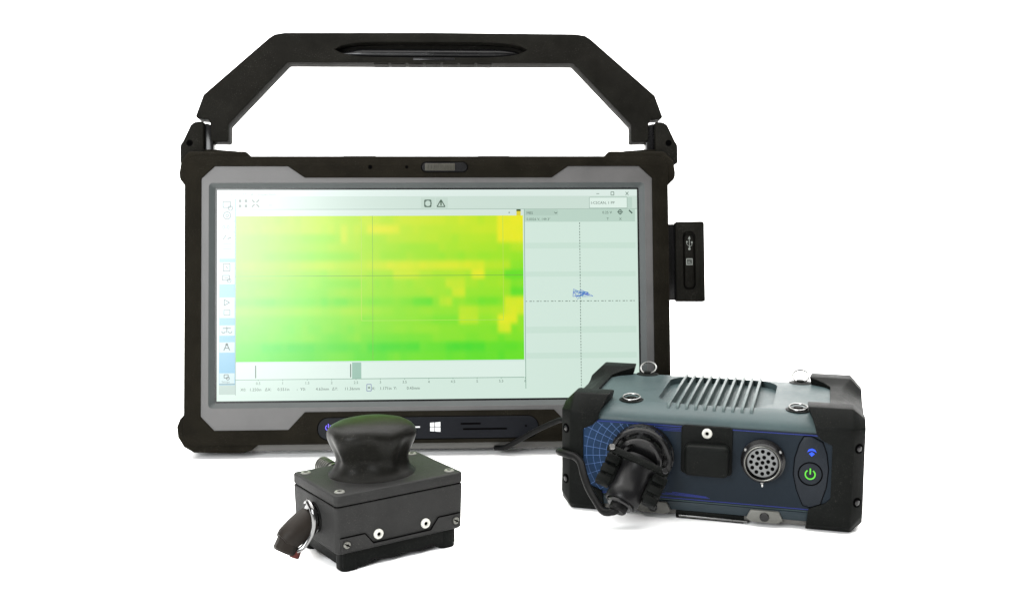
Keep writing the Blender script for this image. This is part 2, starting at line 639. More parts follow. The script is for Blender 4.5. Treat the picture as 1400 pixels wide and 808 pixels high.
def patch(c0, c1, r0, r1, v):
    for r_ in range(r0, r1 + 1):
        for c_ in range(c0, c1 + 1):
            val[r_][c_] = v + rnd.uniform(-0.04, 0.04)


patch(40, 43, 0, 2, 0.97); patch(42, 43, 5, 5, 0.34); patch(41, 43, 6, 6, 0.20); patch(42, 43, 7, 7, 0.30); patch(42, 43, 8, 8, 0.16); patch(41, 43, 9, 10, 0.84); patch(40, 42, 11, 11, 0.92); patch(40, 41, 12, 12, 0.84)
patch(23, 37, 5, 5, 0.84); patch(36, 37, 6, 6, 0.92); patch(24, 27, 6, 6, 0.74); patch(32, 34, 7, 7, 0.72); patch(33, 34, 8, 8, 0.78); patch(31, 32, 9, 9, 0.62); patch(27, 29, 9, 9, 0.20); patch(34, 36, 10, 11, 0.64)
patch(4, 11, 14, 14, 0.03); patch(20, 27, 14, 14, 0.04); patch(32, 37, 14, 14, 0.03); patch(37, 39, 9, 9, 0.22); patch(12, 16, 9, 9, 0.24); patch(20, 24, 1, 1, 0.9); patch(16, 16, 1, 2, 0.82); patch(30, 36, 0, 0, 0.76)
ramp = [(0.0, (62, 220, 10)), (0.2, (104, 226, 0)), (0.42, (150, 230, 0)), (0.62, (184, 232, 0)), (0.8, (208, 234, 2)), (1.0, (236, 236, 4))]


def heat(v):
    v = max(0.0, min(1.0, v))
    for (a, ca), (c, cc) in zip(ramp, ramp[1:]):
        if v <= c:
            k = (v - a) / (c - a)
            A, B = srgb(*ca), srgb(*cc)
            return tuple(A[i] * (1 - k) + B[i] * k for i in range(4))
    return srgb(*ramp[-1][1])


def soft(pos, n):
    x = min(max(pos * n - 0.5, 0), n - 1.0001)
    i = int(x)
    k = x - i
    k = max(0.0, min(1.0, (k - 0.08) / 0.84))
    return i, min(i + 1, n - 1), k * k * (3 - 2 * k)


GU, GV = 176, 64
cols = {}
for a in range(GU + 1):
    for c in range(GV + 1):
        i0, i1, ku = soft(a / GU, NC)
        j0, j1, kv = soft(c / GV, NR)
        v = (val[j0][i0] * (1 - ku) + val[j0][i1] * ku) * (1 - kv) + (val[j1][i0] * (1 - ku) + val[j1][i1] * ku) * kv
        cols[a, c] = heat(v)
for a in range(GU):
    for c in range(GV):
        u0, u1 = HU0 + (HU1 - HU0) * a / GU, HU0 + (HU1 - HU0) * (a + 1) / GU
        v0, v1 = HV0 + (HV1 - HV0) * c / GV, HV0 + (HV1 - HV0) * (c + 1) / GV
        polys.append(([(u0, v0), (u1, v0), (u1, v1), (u0, v1)], [cols[a, c], cols[a + 1, c], cols[a + 1, c + 1], cols[a, c + 1]], 2))
ln(212, 36, 212, 235, 0.7, (128, 186, 60)); ln(HU0, 118.5, HU1, 118.5, 0.8, (112, 178, 50))
for u in (196.5, 392):
    ln(u, 36, u, 180, 0.9, (186, 226, 70))
ln(196.5, 180, 392, 180, 0.9, (170, 230, 70))
q(411, 27.5, 417, 30, (60, 80, 20), 4); q(411, 30, 417, 36, (225, 210, 40), 4)
q(400, 31, 402, 33, (150, 170, 160), 4)
# strip chart and axis
q(24.5, 237, 422, 259, (221, 240, 230), 2)
ln(52.5, 240, 52.5, 257, 1.3, (70, 95, 80)); ln(181.5, 239, 181.5, 257, 1.3, (70, 95, 80)); q(183.5, 237, 196, 259, (150, 190, 172), 3)
ln(24.5, 259.3, 420, 259.3, 0.8, (120, 160, 140))
for k in range(12):
    u = 56 + 33.2 * k
    ln(u, 259.3, u, 261, 0.7, (120, 160, 140))
    s_ = "%g" % (0.5 * (k + 1))
    tx(s_, 5.2, u, 266, (90, 120, 104), 'CENTER')
TC = (62, 88, 76)
for s_, u in (("X0:", 32), ("1.250in", 44), ("\u0394X:", 65), ("0.551in", 82), ("-  Y0:", 108), ("4.63mm", 134), ("\u0394Y:", 156), ("11.36mm", 173), ("X:", 210), ("1.171in", 221), ("Y:", 240), ("0.43mm", 258)):
    tx(s_, 5.6, u, 274.5, TC)
rect_o(203.5, 267, 209.5, 276, 0.8, (100, 110, 170)); ln(205, 271.5, 208, 271.5, 1.0, TC); ln(206.5, 270, 206.5, 273, 1.0, TC)
# right pane
ln(422, 27, 422, 275, 0.8, (120, 160, 140))
q(422.5, 27.6, 577, 45, (188, 214, 200), 2); q(423, 28, 469, 36, (180, 206, 192), 3)
tx("MES", 5.2, 425, 34.4, TC); ln(464, 31.5, 466, 33.5, 0.8, TC); ln(466, 33.5, 468, 31.5, 0.8, TC)
tx("0.0026 V, 149.3\u00b0", 5.0, 425, 43, (80, 105, 92)); tx("0.25 V", 5.2, 531, 34, TC)
ring(556, 31.5, 2.8, 1.0, TC); ln(552, 31.5, 560, 31.5, 0.8, TC); ln(556, 27.6, 556, 35.4, 0.8, TC); ln(568.5, 29, 573, 33.5, 1.8, TC)
tx("T", 5.0, 537, 43, TC); tx("X", 5.0, 554.5, 43, TC)
q(513, 11, 566, 26, (226, 243, 234), 3); q(566.5, 11, 573, 26, (190, 214, 202), 3); rect_o(513, 11, 566, 26, 0.7, (150, 178, 164))
tx("I-CSCAN, 1 PP", 5.4, 515, 20.5, (70, 95, 82))
ln(523, 6, 527, 6, 0.8, (110, 135, 122)); rect_o(543.5, 3.5, 547.5, 8, 0.9, (110, 135, 122)); ln(564, 3.5, 568, 8, 0.9, (110, 135, 122)); ln(568, 3.5, 564, 8, 0.9, (110, 135, 122))
for k in range(58):
    v = 46 + k * 4.0
    L = 2.6 if k % 3 else 3.2
    ln(499, v, 499, v + L * 0.8, 1.0, (88, 108, 98))
for k in range(31):
    u = 423 + 5.0 * k
    ln(u, 155, u + (3.4 if k % 2 else 1.8), 155, 1.0, (100, 122, 110))
for v, h in ((74, 8), (114, 7), (190, 9), (226, 8)):
    q(423, v, 577, v + h, (203, 228, 214), 1)
BLU = (52, 96, 205)
pr_ = random.Random(5)
px_, py_ = 499.0, 145.0
for k in range(34):
    nx = 499 + pr_.gauss(0, 7.5)
    ny = 145 + pr_.gauss(0, 3.4) + (nx - 499) * 0.08
    ln(px_, py_, nx, ny, 0.55, pr_.choice([BLU, (90, 130, 200), (70, 150, 190)]))
    px_, py_ = nx, ny
for k in range(5):
    ln(501 + k * 1.1, 143.5 + k * 0.5, 508 + k * 0.9, 145.5 + k * 0.35, 0.9, (40, 70, 200))


def build_display():
    verts, faces, fcols = [], [], []
    for pts, col, layer in polys:
        y = 3.2 - 0.02 * layer
        base = len(verts)
        for u, v in pts:
            verts.append(((DX0 + (DX1 - DX0) * u / 580) * S, y * S, (DZ1 - (DZ1 - DZ0) * v / 288) * S))
        faces.append(list(range(base, base + len(pts))))
        fcols.append(col if isinstance(col, list) else [col] * len(pts))
    me = bpy.data.meshes.new('display')
    me.from_pydata(verts, [], faces)
    ca = me.color_attributes.new('picture', 'FLOAT_COLOR', 'CORNER')
    k = 0
    for p, cs in zip(me.polygons, fcols):
        for li, c_ in zip(p.loop_indices, cs):
            ca.data[li].color = c_
    # every face looks forwards
    bm = bmesh.new()
    bm.from_mesh(me)
    bm.normal_update()
    fl = [f for f in bm.faces if f.normal.y > 0]
    bmesh.ops.reverse_faces(bm, faces=fl)
    bm.to_mesh(me)
    bm.free()
    me.materials.append(M['display'])
    o = bpy.data.objects.new('display', me)
    COL.objects.link(o)
    o.parent = TAB
    o['label'] = 'lit screen with a green and yellow scan and a pale panel'


build_display()

# ---- bumpers
top_b = [(172.8, 190.5), (177.4, 196.5), (177.6, 201), (176.3, 209.5), (171, 216.2), (130.5, 216.2), (126.2, 211.5), (126.2, 200), (160, 196)]
bot_b = [(172.8, 30), (176.5, 26), (178.6, 20.5), (177.8, 13.2), (173.5, 6.2), (166.5, 2.2), (134, 1.4), (126.8, 3.0), (121.5, 7.4), (128, 12), (158, 14)]
for sgn in (1, -1):
    for prof in (top_b, bot_b):
        p = [(sgn * (x + (1.6 if sgn > 0 and x > 175 else 0)), z) for x, z in prof]
        finish('corner_bumper', prism(p, 1.6, 29.5, bev=1.7, seg=3), 'rubber', TAB)

# ---- hinges
HX = 2.0
for sgn in (1, -1):
    h = [(HX + sgn * x, z) for x, z in [(180, 208), (180, 221.5), (178, 224.5), (172.7, 236), (169.8, 238.3), (163.5, 238.6), (163.5, 213), (166, 207)]]
    hg = finish('hinge', prism(h, 6, 19, bev=1.3), 'plastic', TAB)
    inner = [(HX + sgn * x, z) for x, z in [(163.4, 212), (163.4, 238), (159.2, 237), (157.4, 233), (157.0, 212)]]
    finish('hinge_knuckle', prism(inner, 10, 22, bev=0.8), 'gloss', hg)
    finish('screw_hole', cyl((HX + sgn * 173.2, 5.9, 222.8), (HX + sgn * 173.2, 9, 222.8), 2.3, n=20), 'dark', hg)
    foot = [(HX + sgn * x, z) for x, z in [(176.5, 210), (174, 218.5), (157, 218.6), (140, 217.4), (134, 211)]]
    finish('hinge_base', prism(foot, 8, 24, bev=1.2), 'rubber', hg)

# ---- handle
hp = [(169.4, 242.2), (163.8, 258.0), (117, 299.6), (113, 302.2), (106, 303.4), (0, 304.0)]
hin = [(0, 281.8), (103.6, 281.8), (145.9, 236.6), (146.0, 224.8), (147.2, 223.9), (157.2, 224.2), (158.4, 225.5), (158.8, 237.0), (160.4, 240.4), (168.0, 241.0)]
right = hp[:-1][::-1]                      # from near top centre down to the tip
poly = [(0, 304.0)] + right[0:] + hin[::-1][0:-1] + [(0, 281.8)]
left = [(-x, z) for x, z in poly[1:-1]][::-1]
poly = [(x + HX, z) for x, z in poly + left]
handle = finish('handle', prism(poly, 7, 22, bev=3.0, seg=3), 'plastic', TAB)
slot = []
for i in range(25):
    t_ = -1 + 2 * i / 24
    slot.append((HX + 70.5 * t_, 291.4 + 5.7 * (1 - abs(t_) ** 6.0) ** 0.75))
for i in range(23, 0, -1):
    t_ = -1 + 2 * i / 24
    slot.append((HX + 70.5 * t_, 291.4 - 5.7 * (1 - abs(t_) ** 6.0) ** 0.75))
cut(handle, prism(slot, 0, 17.5))
finish('grip_pad', box(HX - 13, HX + 17, 6.4, 9, 283.6, 285.2, 0.2), 'gloss', handle)
for k, x in enumerate([-40.5, -28, -15.4, -2.8, 9.8, 22.3, 34.8]):
    finish('grip_ridge', box(x + 1.0 - 0.3, x + 11.6 - 0.3, 9, 20, 281.2, 283, 0.3), 'plastic', handle)

# ---- camera shutter and microphones on the upper frame
sh = finish('camera_shutter', prism(rrect(-5.6, 28.2, 200.3, 208.2, 3.9), -0.25, 1.5, bev=0.2), 'dark', TAB)
finish('shutter_track', prism(rrect(-4.9, 27.5, 200.9, 207.6, 3.3), -0.4, 1.2), 'gloss', sh)
bm = box(-2.8, 18.8, -1.1, 1, 201.6, 206.9, 0.5)
for k in range(9):
    box(-1 + k * 2.2, -0.1 + k * 2.2, -1.5, 0, 202.2, 206.3, 0.2, 1, bm)
finish('slider', bm, 'slider', sh)
for x, r in ((-41.9, 1.5), (-15.8, 1.1)):
    finish('microphone', cyl((x, -0.3, 204.3), (x, 2, 204.3), r, n=18), 'dark', TAB)
for x in (-49.5, 46.8):
    finish('antenna_seam', box(x - 11.2, x + 11.2, 0.5, 8, 211.6, 213.0, 0.1), 'mark', TAB)

# ---- button panel on the lower frame
bp_ = finish('button_panel', prism(rrect(-79.3, 77, 10.4, 25.6, 7.4), -0.25, 2, bev=0.15, seg=1), 'panel', TAB)
bp_['label'] = 'glossy black button strip with lit symbols'
finish('panel_groove', prism(rrect(-79.9, 77.6, 9.8, 26.2, 7.9), -0.12, 2), 'dark', bp_)
bm = torus((-71.9, -0.35, 18.9), (0, 1, 0), 1.9, 0.32, -55, 235, 20, 6)
box(-72.2, -71.6, -0.5, -0.2, 18.9, 21.6, 0.05, 1, bm)
finish('power_symbol', bm, 'purpleled', bp_)
finish('minus_symbol', box(-11.2, -7.2, -0.5, -0.2, 18.2, 19.1), 'whiteled', bp_)
x0, x1, z0, z1 = 0.0, 7.3, 15.1, 22.0


def logo_pane(a, c, e, f):
    def zt(x, z):
        k = (x - x0) / (x1 - x0)
        mid = (z0 + z1) / 2
        return mid + (z - mid) * (0.86 + 0.14 * k)
    return [(a, zt(a, e)), (c, zt(c, e)), (c, zt(c, f)), (a, zt(a, f))]


for a, c in ((0.0, 3.0), (3.5, 7.3)):
    for e, f in ((15.1, 18.3), (18.8, 22.0)):
        finish('logo_pane', prism(logo_pane(a, c, e, f), -0.5, -0.2), 'whiteled', bp_)
for a, c, z in ((21.8, 35.9, 20.6), (23.4, 54.7, 16.8)):
    finish('speaker_slit', box(a, c, -0.45, 0, z - 0.55, z + 0.55), 'dark', bp_)
finish('microphone', cyl((68.3, -0.45, 18.6), (68.3, 0, 18.6), 0.8, n=14), 'dark', bp_)

# ---- port cover hinged open at the right edge
pc = finish('port_cover', prism([(179.5, 106.8), (200.2, 106.6), (200.2, 165.3), (179.5, 165.0)], 6, 14, bev=0.9), 'plastic', TAB)
pc['label'] = 'port cover swung open at the right edge'
cut(pc, prism(rrect(184.6, 193.9, 115.2, 158.0, 3.6), 0, 9.2))
finish('cover_strap', box(171, 180.4, 9, 15, 107.8, 163.6, 0.6), 'gloss', pc)
finish('cover_plug', prism(rrect(186.2, 193.0, 116.6, 155.6, 2.8), 7.4, 11, bev=0.8), 'plastic', pc)
finish('cover_edge', box(196.8, 200.8, 7.0, 13.4, 107.0, 164.4, 0.5), 'gloss', pc)
bm = box(189.5, 189.9, 7.15, 7.5, 145.5, 153.0)
prism([(188.7, 152.4), (190.7, 152.4), (189.7, 154.6)], 7.15, 7.5, bm=bm)
cyl((189.7, 7.15, 145.2), (189.7, 7.5, 145.2), 0.9, n=12, bm=bm)
tube([(189.7, 7.3, 147.0), (187.9, 7.3, 148.6), (187.9, 7.3, 150.2)], 0.18, 6, 4, bm)
tube([(189.7, 7.3, 146.4), (191.5, 7.3, 148.0), (191.5, 7.3, 149.6)], 0.18, 6, 4, bm)
cyl((187.9, 7.15, 150.4), (187.9, 7.5, 150.4), 0.6, n=10, bm=bm)
box(190.9, 192.1, 7.15, 7.5, 149.4, 150.6, bm=bm)
finish('usb_symbol', bm, 'icon', pc)
bm = prism([(187.2, 133.4), (191.9, 133.4), (191.9, 138.2), (187.2, 138.2)], 7.15, 7.5, holes=[[(187.8, 134), (191.3, 134), (191.3, 137.6), (187.8, 137.6)]])
for k in range(3):
    box(188.2, 190.8 - 0.5 * (k % 2), 7.15, 7.5, 134.6 + k * 0.95, 135.0 + k * 0.95, bm=bm)
finish('card_symbol', bm, 'icon', pc)

# ---- folding stand at the back
st_ = finish('rear_stand', prism([(-60, 8), (60, 8), (52, 120), (-52, 120)], 0, 3, bev=0.8), 'shell', TAB)
# hinged high on the back, foot on the table behind
st_.rotation_euler = (R(17.5), 0, 0)
st_.location = Vector((0, 63.5, 4.6)) * S

# ================================================================== STYLUS in the handle
STY = finish('stylus', lathe([(0.0, -65), (0.9, -64.6), (1.4, -62), (3.4, -54), (3.7, -50), (3.7, -4), (3.75, -3.6), (3.75, 4), (3.7, 4.4), (3.7, 50), (3.4, 54), (2.4, 60), (1.2, 64), (0, 64.6)], 24, Vector((1, 0, 0))), 'gloss')
STY['label'] = 'black stylus lying in the recess of the carry handle'
STY['category'] = 'stylus'
STY.matrix_world = TAB.matrix_basis @ Matrix.Translation(Vector((HX, 13.3, 289.6)) * S)

# ================================================================== INSTRUMENT BOX
BOX = thing('test_instrument', 'blue-grey instrument box with black end bumpers and a green power button', 'instrument',
            (128.0, -103.6, 0), (0, 0, -0.279))
prof = [(-53, 3.5), (-55.5, 6), (-56, 9), (-56, 56.5), (-55.4, 59), (-53.6, 61.2), (-50, 63.4), (-45, 65.2), (-39, 66), (39, 66), (45, 65.2), (50, 63.2), (54, 60), (56, 55), (56, 9), (55, 5), (52, 3.5)]
body = finish('housing', prism(prof, -73, 73, axis='x'), 'casting', BOX, smooth=25)
rec = rrect(-31.5, 37.5, -40, 41, 17, 8)
cut(body, prism(rec, 62.0, 80, axis='z'))
for k in range(10):
    x = -22.6 + 5.4 * k
    pf = [(-47.5, 60.5), (-47.5, 64.6), (-46.3, 66.2), (-43, 67.2), (43, 67.2), (46, 65.8), (46, 60.5)]
    finish('cooling_fin', prism(pf, x - 0.85, x + 0.85, axis='x', bev=0.25, seg=1), 'fin', BOX)

# front overlay
fp = finish('front_panel', prism(rrect(-72.3, 73.3, 11.6, 57.2, 1.5), -57.1, -55.5, bev=0.25, seg=1), 'navy', BOX)
finish('panel_stripe', box(-72, 73, -57.2, -56.5, 56.0, 56.45), 'blueline', fp)
finish('panel_stripe', box(-72, 73, -57.2, -56.5, 12.4, 12.8), 'blueline', fp)
for k, zz in enumerate((54.6, 53.9, 53.1)):
    finish('blue_streak', prism([(-30 + 3 * k, zz), (-10 + k, zz + 0.5), (-9 + k, zz + 0.75), (-30 + 3 * k, zz + 0.3)], -57.28, -56.6), 'blueline', fp)
    finish('blue_streak', prism([(-26 + 4 * k, 14.6 + 0.7 * k), (4 - k, 14.0 + 0.4 * k), (4 - k, 14.3 + 0.4 * k), (-26 + 4 * k, 14.95 + 0.7 * k)], -57.28, -56.6), 'blueline', fp)
# printed web of fan lines and arcs behind the plug
bm = bmesh.new()
cxw, czw = -36.0, 37.0


def clipped(a):
    dx, dz = math.cos(a), math.sin(a)
    t_ = 1e9
    for lo, hi, p, d in ((-71.5, 72, cxw, dx), (13.2, 55.6, czw, dz)):
        if abs(d) > 1e-6:
            t_ = min(t_, ((hi if d > 0 else lo) - p) / d)
    return t_


def pline(x0, z0, x1, z1, w, y0=-57.26):
    d = Vector((x1 - x0, z1 - z0))
    n_ = Vector((-d.y, d.x)).normalized() * w / 2
    prism([(x0 + n_.x, z0 + n_.y), (x1 + n_.x, z1 + n_.y), (x1 - n_.x, z1 - n_.y), (x0 - n_.x, z0 - n_.y)], y0, -56.8, bm=bm)


for k in range(19):
    a = R(70 + 9.5 * k)
    t_ = clipped(a)
    pline(cxw + 12 * math.cos(a), czw + 12 * math.sin(a), cxw + t_ * math.cos(a), czw + t_ * math.sin(a), 0.28)
for rr in (22, 26, 30, 34, 38):
    for k in range(60):
        a, c = R(75 + 3 * k), R(75 + 3 * (k + 1))
        if rr < clipped(a) and rr < clipped(c):
            pline(cxw + rr * math.cos(a), czw + rr * math.sin(a), cxw + rr * math.cos(c), czw + rr * math.sin(c), 0.24, -57.24)
finish('printed_web', bm, 'webline', fp)

# covered port
cv = finish('port_cap', prism(rrect(-13.2, 16.4, 28.8, 57.6, 2.2), -58.6, -56, bev=0.5), 'rubber2', BOX)
finish('cap_boss', prism(rrect(-10.5, 15.2, 29.6, 47.8, 3.2), -67.5, -57.5, bev=2.2, seg=3), 'rubber2', cv)


def screw(parent, c, nrm, r, m, socket='hex', name='screw', depth=1.4):
    nrm = Vector(nrm).normalized()
    c = Vector(c)
    s_ = finish(name, lathe([(r, -depth), (r, 0.3), (r * 0.88, 0.75), (r * 0.5, 0.85), (r * 0.5, 0.25), (0, 0.2)], 24, nrm, c), m, parent)
    if socket == 'slot':
        side = nrm.cross(Vector((0.6, 0.1, 1))).normalized()
        t2 = nrm.cross(side)
        bm = box(-r * 0.8, r * 0.8, -0.16 * r, 0.16 * r, 0.2, 0.95)
        mt = Matrix((side, t2, nrm)).transposed().to_4x4()
        mt.translation = c
        bmesh.ops.transform(bm, matrix=mt, verts=bm.verts)
        finish('slot', bm, 'dark', parent if parent.parent is None else parent)
    else:
        finish('socket', lathe([(r * 0.36, 0.0), (r * 0.36, 0.42), (0, 0.42)], 6, nrm, c), 'dark', parent if parent.parent is None else parent)
    return s_


screw(cv, (1.8, -58.6, 53.4), (0, -1, 0), 3.0, 'screwwhite')

# round multi-pin socket
cn = finish('round_socket', lathe([(12.6, 0), (12.6, 2.2), (11.4, 3.0), (11.4, 7.0), (10.7, 7.8), (10.0, 7.8), (10.0, 3.4), (0, 3.4)], 40, Vector((0, -1, 0)), Vector((33.9, -56.8, 39.6))), 'gloss', BOX)
cn['label'] = 'round multi-pin socket with pale face'
finish('socket_face', cyl((33.9, -60.0, 39.6), (33.9, -62.4, 39.6), 8.7, n=36, ch=0.3), 'insert', cn)
pins = [(0, 0)] + [(3.25 * math.cos(R(60 * k + 15)), 3.25 * math.sin(R(60 * k + 15))) for k in range(6)] + \
       [(6.5 * math.cos(R(30 * k)), 6.5 * math.sin(R(30 * k))) for k in range(12)]
for a, c in pins:
    finish('pin_hole', cyl((33.9 + a, -62.2, 39.6 + c), (33.9 + a, -62.6, 39.6 + c), 1.12, n=14), 'dark', cn)
finish('socket_rim', torus((33.9, -64.4, 39.6), (0, 1, 0), 9.9, 0.3, n=40), 'darksteel', cn)
for a in (35, 145, 270):
    p = Vector((33.9 + 11.9 * math.cos(R(a)), -61.8, 39.6 + 11.9 * math.sin(R(a))))
    finish('bayonet_lug', cyl(p + Vector((0, 1.6, 0)), p + Vector((0, -1.2, 0)), 0.85, n=12, ch=0.2), 'steel', cn)
finish('index_mark', box(33.5, 34.3, -57.4, -56.8, 23.8, 26.2), 'mark', cn)

# keypad
kp_poly = [(56.4, 55.2), (60.5, 55.6), (66.6, 52.6), (69.0, 46), (70.2, 37), (69.4, 27), (66.4, 16.5), (61.0, 14.2), (56.8, 15.2), (53.2, 24), (51.2, 33), (51.6, 42), (54, 51)]
kp = finish('keypad', prism(kp_poly, -58.0, -56, bev=0.5), 'keypad', BOX)
kp['label'] = 'dark keypad with a green power symbol and a blue light'
finish('keypad_outline', prism(inset(kp_poly[::-1], -0.4), -57.5, -56.2), 'dark', kp)
finish('button_ring', torus((60.4, -58.1, 33.9), (0, 1, 0), 6.6, 0.35, n=36), 'dark', kp)
bm = torus((60.4, -58.2, 33.7), (0, 1, 0), 2.7, 0.4, -55, 235, 24, 8)
box(60.0, 60.8, -58.6, -57.8, 33.8, 37.2, 0.12, 1, bm)
finish('power_symbol', bm, 'greenled', kp)
bm = bmesh.new()
prism([(59.3, 45.8), (60.9, 44.2), (62.5, 45.8), (60.9, 46.9)], -58.4, -57.9, bm=bm)
prism([(58.3, 46.6), (59.2, 48.3), (60.9, 48.9), (62.6, 48.3), (63.5, 46.6), (62.7, 47.1), (60.9, 47.7), (59.1, 47.1)], -58.4, -57.9, bm=bm)
finish('wireless_symbol', bm, 'blueled', kp)

# lower lip, mounting tabs and foot bar
finish('lower_lip', prism([(-57.0, 5.4), (-57.0, 10.6), (-50, 11.2), (-50, 4.6)], -64, 64, axis='x', bev=0.6), 'lip', BOX)
for x in (-29.0, 35.7):
    tb = finish('mounting_tab', prism([(x - 10.5, 5.0), (x - 8, 10.0), (x + 8, 10.0), (x + 10.5, 5.0), (x + 7.5, 2.8), (x - 7.5, 2.8)], -58.8, -55, bev=0.5), 'tab', BOX)
    finish('tab_screw', cyl((x, -58.2, 6.4), (x, -59.8, 6.4), 2.7, n=20, ch=0.4), 'gloss', tb)
finish('foot_bar', box(-16, 24, -55.5, 50, 0.0, 5, 0.8), 'rubber2', BOX)
finish('foot_trim', box(-14, 26, -56.6, -54.5, 1.2, 2.4, 0.2), 'steel', BOX)
finish('base_plate', box(-68, 68, -54.5, 54, 2.0, 6.5, 0.6), 'shell', BOX)


# end bumpers: a lofted cap with claws over the four long edges
def bumper(sgn):
    ins = {'c': 6.0, 'm': 4.6}
    st = [  # y, z, inner |x|, outer |x| before the end chamfer, end inset
        (-54.0, 0.0, 58.5, 82.5, 5), (-58.6, 4.2, 59.0, 82.5, 6), (-58.8, 13.6, 59.8, 82.5, 6), (-58.4, 17.2, 68.6, 82.5, 6),
        (-58.2, 20.2, 71.8, 82.5, 6), (-58.2, 51.0, 71.8, 82.5, 6), (-58.6, 53.8, 66.0, 82.5, 6), (-58.8, 57.0, 63.0, 82.5, 6),
        (-58.8, 61.4, 62.0, 82.0, 6), (-50.0, 71.2, 58.0, 82.0, 7), (-36.5, 71.2, 57.2, 82.0, 7), (-30.5, 69.0, 66.0, 79, 7),
        (-24.0, 68.0, 70.0, 77.0, 7), (24.0, 68.0, 70.0, 77.0, 7), (30.5, 69.0, 66.0, 79, 7), (36.5, 71.2, 57.2, 82.0, 7),
        (50.0, 71.2, 58.0, 82.0, 7), (58.8, 61.4, 62.0, 82.0, 6), (58.8, 55, 64, 82.5, 6), (58.2, 50, 71.8, 82.5, 6), (58.2, 20, 71.8, 82.5, 6),
        (58.8, 13, 59.8, 82.5, 6), (58.6, 4.2, 59.0, 82.5, 6), (54.0, 0.0, 58.5, 82.5, 5), (36, 0.0, 59, 82.5, 5), (28, 1.4, 70, 82.5, 5), (-28, 1.4, 70, 82.5, 5), (-36, 0.0, 59, 82.5, 5)]
    bm = bmesh.new()
    loops = [[], [], [], []]
    ox = 0.8 if sgn > 0 else -2.6
    for y, z, xi, xo, en in st:
        xo += ox
        cy, cz = y, z - 35.5
        ly, lz = max(abs(cy), 1), max(abs(cz), 1)
        sy = (abs(cy) - 3.4) / ly if abs(cy) > 45 else 1.0
        sz = (abs(cz) - 5.0) / lz if abs(cz) > 27 else 1.0
        ey = (abs(cy) - en) / ly if abs(cy) > 45 else (abs(cy) * 0.94 / ly)
        ez = (abs(cz) - en) / lz if abs(cz) > 27 else 1.0
        loops[0].append(bm.verts.new((sgn * (xi + 1.0), cy * sy, 35.5 + cz * sz)))
        loops[1].append(bm.verts.new((sgn * xi, cy, z)))
        loops[2].append(bm.verts.new((sgn * xo, cy, z)))
        loops[3].append(bm.verts.new((sgn * (89.0 + ox), cy * ey, 35.5 + cz * ez)))
    n = len(st)
    for a, c in zip(loops, loops[1:]):
        for i in range(n):
            j = (i + 1) % n
            bm.faces.new((a[i], a[j], c[j], c[i]))
    bm.faces.new(loops[3])
    bmesh.ops.recalc_face_normals(bm, faces=bm.faces)
    bevel(bm, 0.7, 2, 20)
    o = finish('end_bumper', bm, 'rubber2', BOX, smooth=28)
    for y, z in ((-55, 50), (-55, 18.5), (50, 50), (50, 18.5)):
        s2 = 1 if y > 0 else -1
        nrm = Vector((sgn * 0.68, s2 * 0.73, 0)).normalized()
        p = Vector((sgn * (85.75 + ox), s2 * 55.4, z))
        finish('bolt_recess', cyl(p - nrm * 3, p + nrm * 0.15, 2.9, n=20), 'dark', o)
        finish('bolt', lathe([(1.9, 0), (1.9, 0.3), (1.5, 0.5), (0, 0.5)], 6, nrm, p), 'gloss', o)
    return o


bumper(1)
bumper(-1)


# lifting rings on the lid
def lift_ring(x, y, tilt):
    lr = finish('lifting_ring', lathe([(7.4, -0.2), (7.4, 0.3), (6.6, 0.5), (2.6, 0.9), (2.6, 1.8), (0, 2.0)], 28, Vector((0, 0, 1)), Vector((x, y, 65.9))), 'rubber2', BOX)
    bm = torus((0, 0, 0), (0, 0, 1), 5.2, 0.6, n=30, m=8)
    mt = Matrix.Translation((x, y + (3 if tilt > 30 else 0), 67.2 + (2.6 if tilt > 30 else 0.3))) @ Matrix.Rotation(R(tilt), 4, 'X')
    bmesh.ops.transform(bm, matrix=mt, verts=bm.verts)
    finish('ring_loop', bm, 'steel', lr)


lift_ring(-46.5, -37.5, 9)
lift_ring(52.2, -37.0, 9)
lift_ring(-49.0, 41.0, 38)
lift_ring(51.5, 41.0, 38)

# ================================================================== PLUG AND ITS CORD
PLG = thing('plug_cable', 'black ribbed cable plug with cord, screwed into left of instrument front', 'cable', (128.0, -103.6, 0), (0, 0, -0.279))
C0 = Vector((-36, -57.0, 37.6))
ringo = finish('coupling_ring', lathe([(18.8, 0.2), (18.8, 2.2), (17.4, 2.9), (17.4, 4.0), (18.5, 4.6), (18.5, 9.6), (17.6, 10.6), (16.2, 10.8), (15.6, 8.2), (13.6, 8.2), (13.6, 15.4), (12.8, 16.2), (11.2, 16.2), (10.8, 12), (0, 12)], 48, Vector((0, -1, 0)), C0), 'pluggloss', PLG)
bm = bmesh.new()
for k in range(22):
    a = 2 * PI * k / 22
    c = C0 + Vector((18.3 * math.cos(a), -7.1, 18.3 * math.sin(a)))
    t = box(-0.9, 0.9, -2.0, 2.0, -0.6, 0.6, 0.25, 1)
    merge(bm, t, Matrix.Translation(c) @ Matrix.Rotation(-a + PI / 2, 4, 'Y'))
finish('grip_rib', bm, 'pluggloss', ringo)
# windowed inner sleeve
for a in (40, 75, 110, 145):
    p = C0 + Vector((13.7 * math.cos(R(a)), -12.6, 13.7 * math.sin(R(a))))
    t = box(-3.0, 3.0, -1.2, 1.2, -0.5, 0.5, 0.3, 1)
    bmesh.ops.transform(t, matrix=Matrix.Translation(p) @ Matrix.Rotation(-R(a) + PI / 2, 4, 'Y'), verts=t.verts)
    finish('sleeve_tab', t, 'rubber2', ringo)
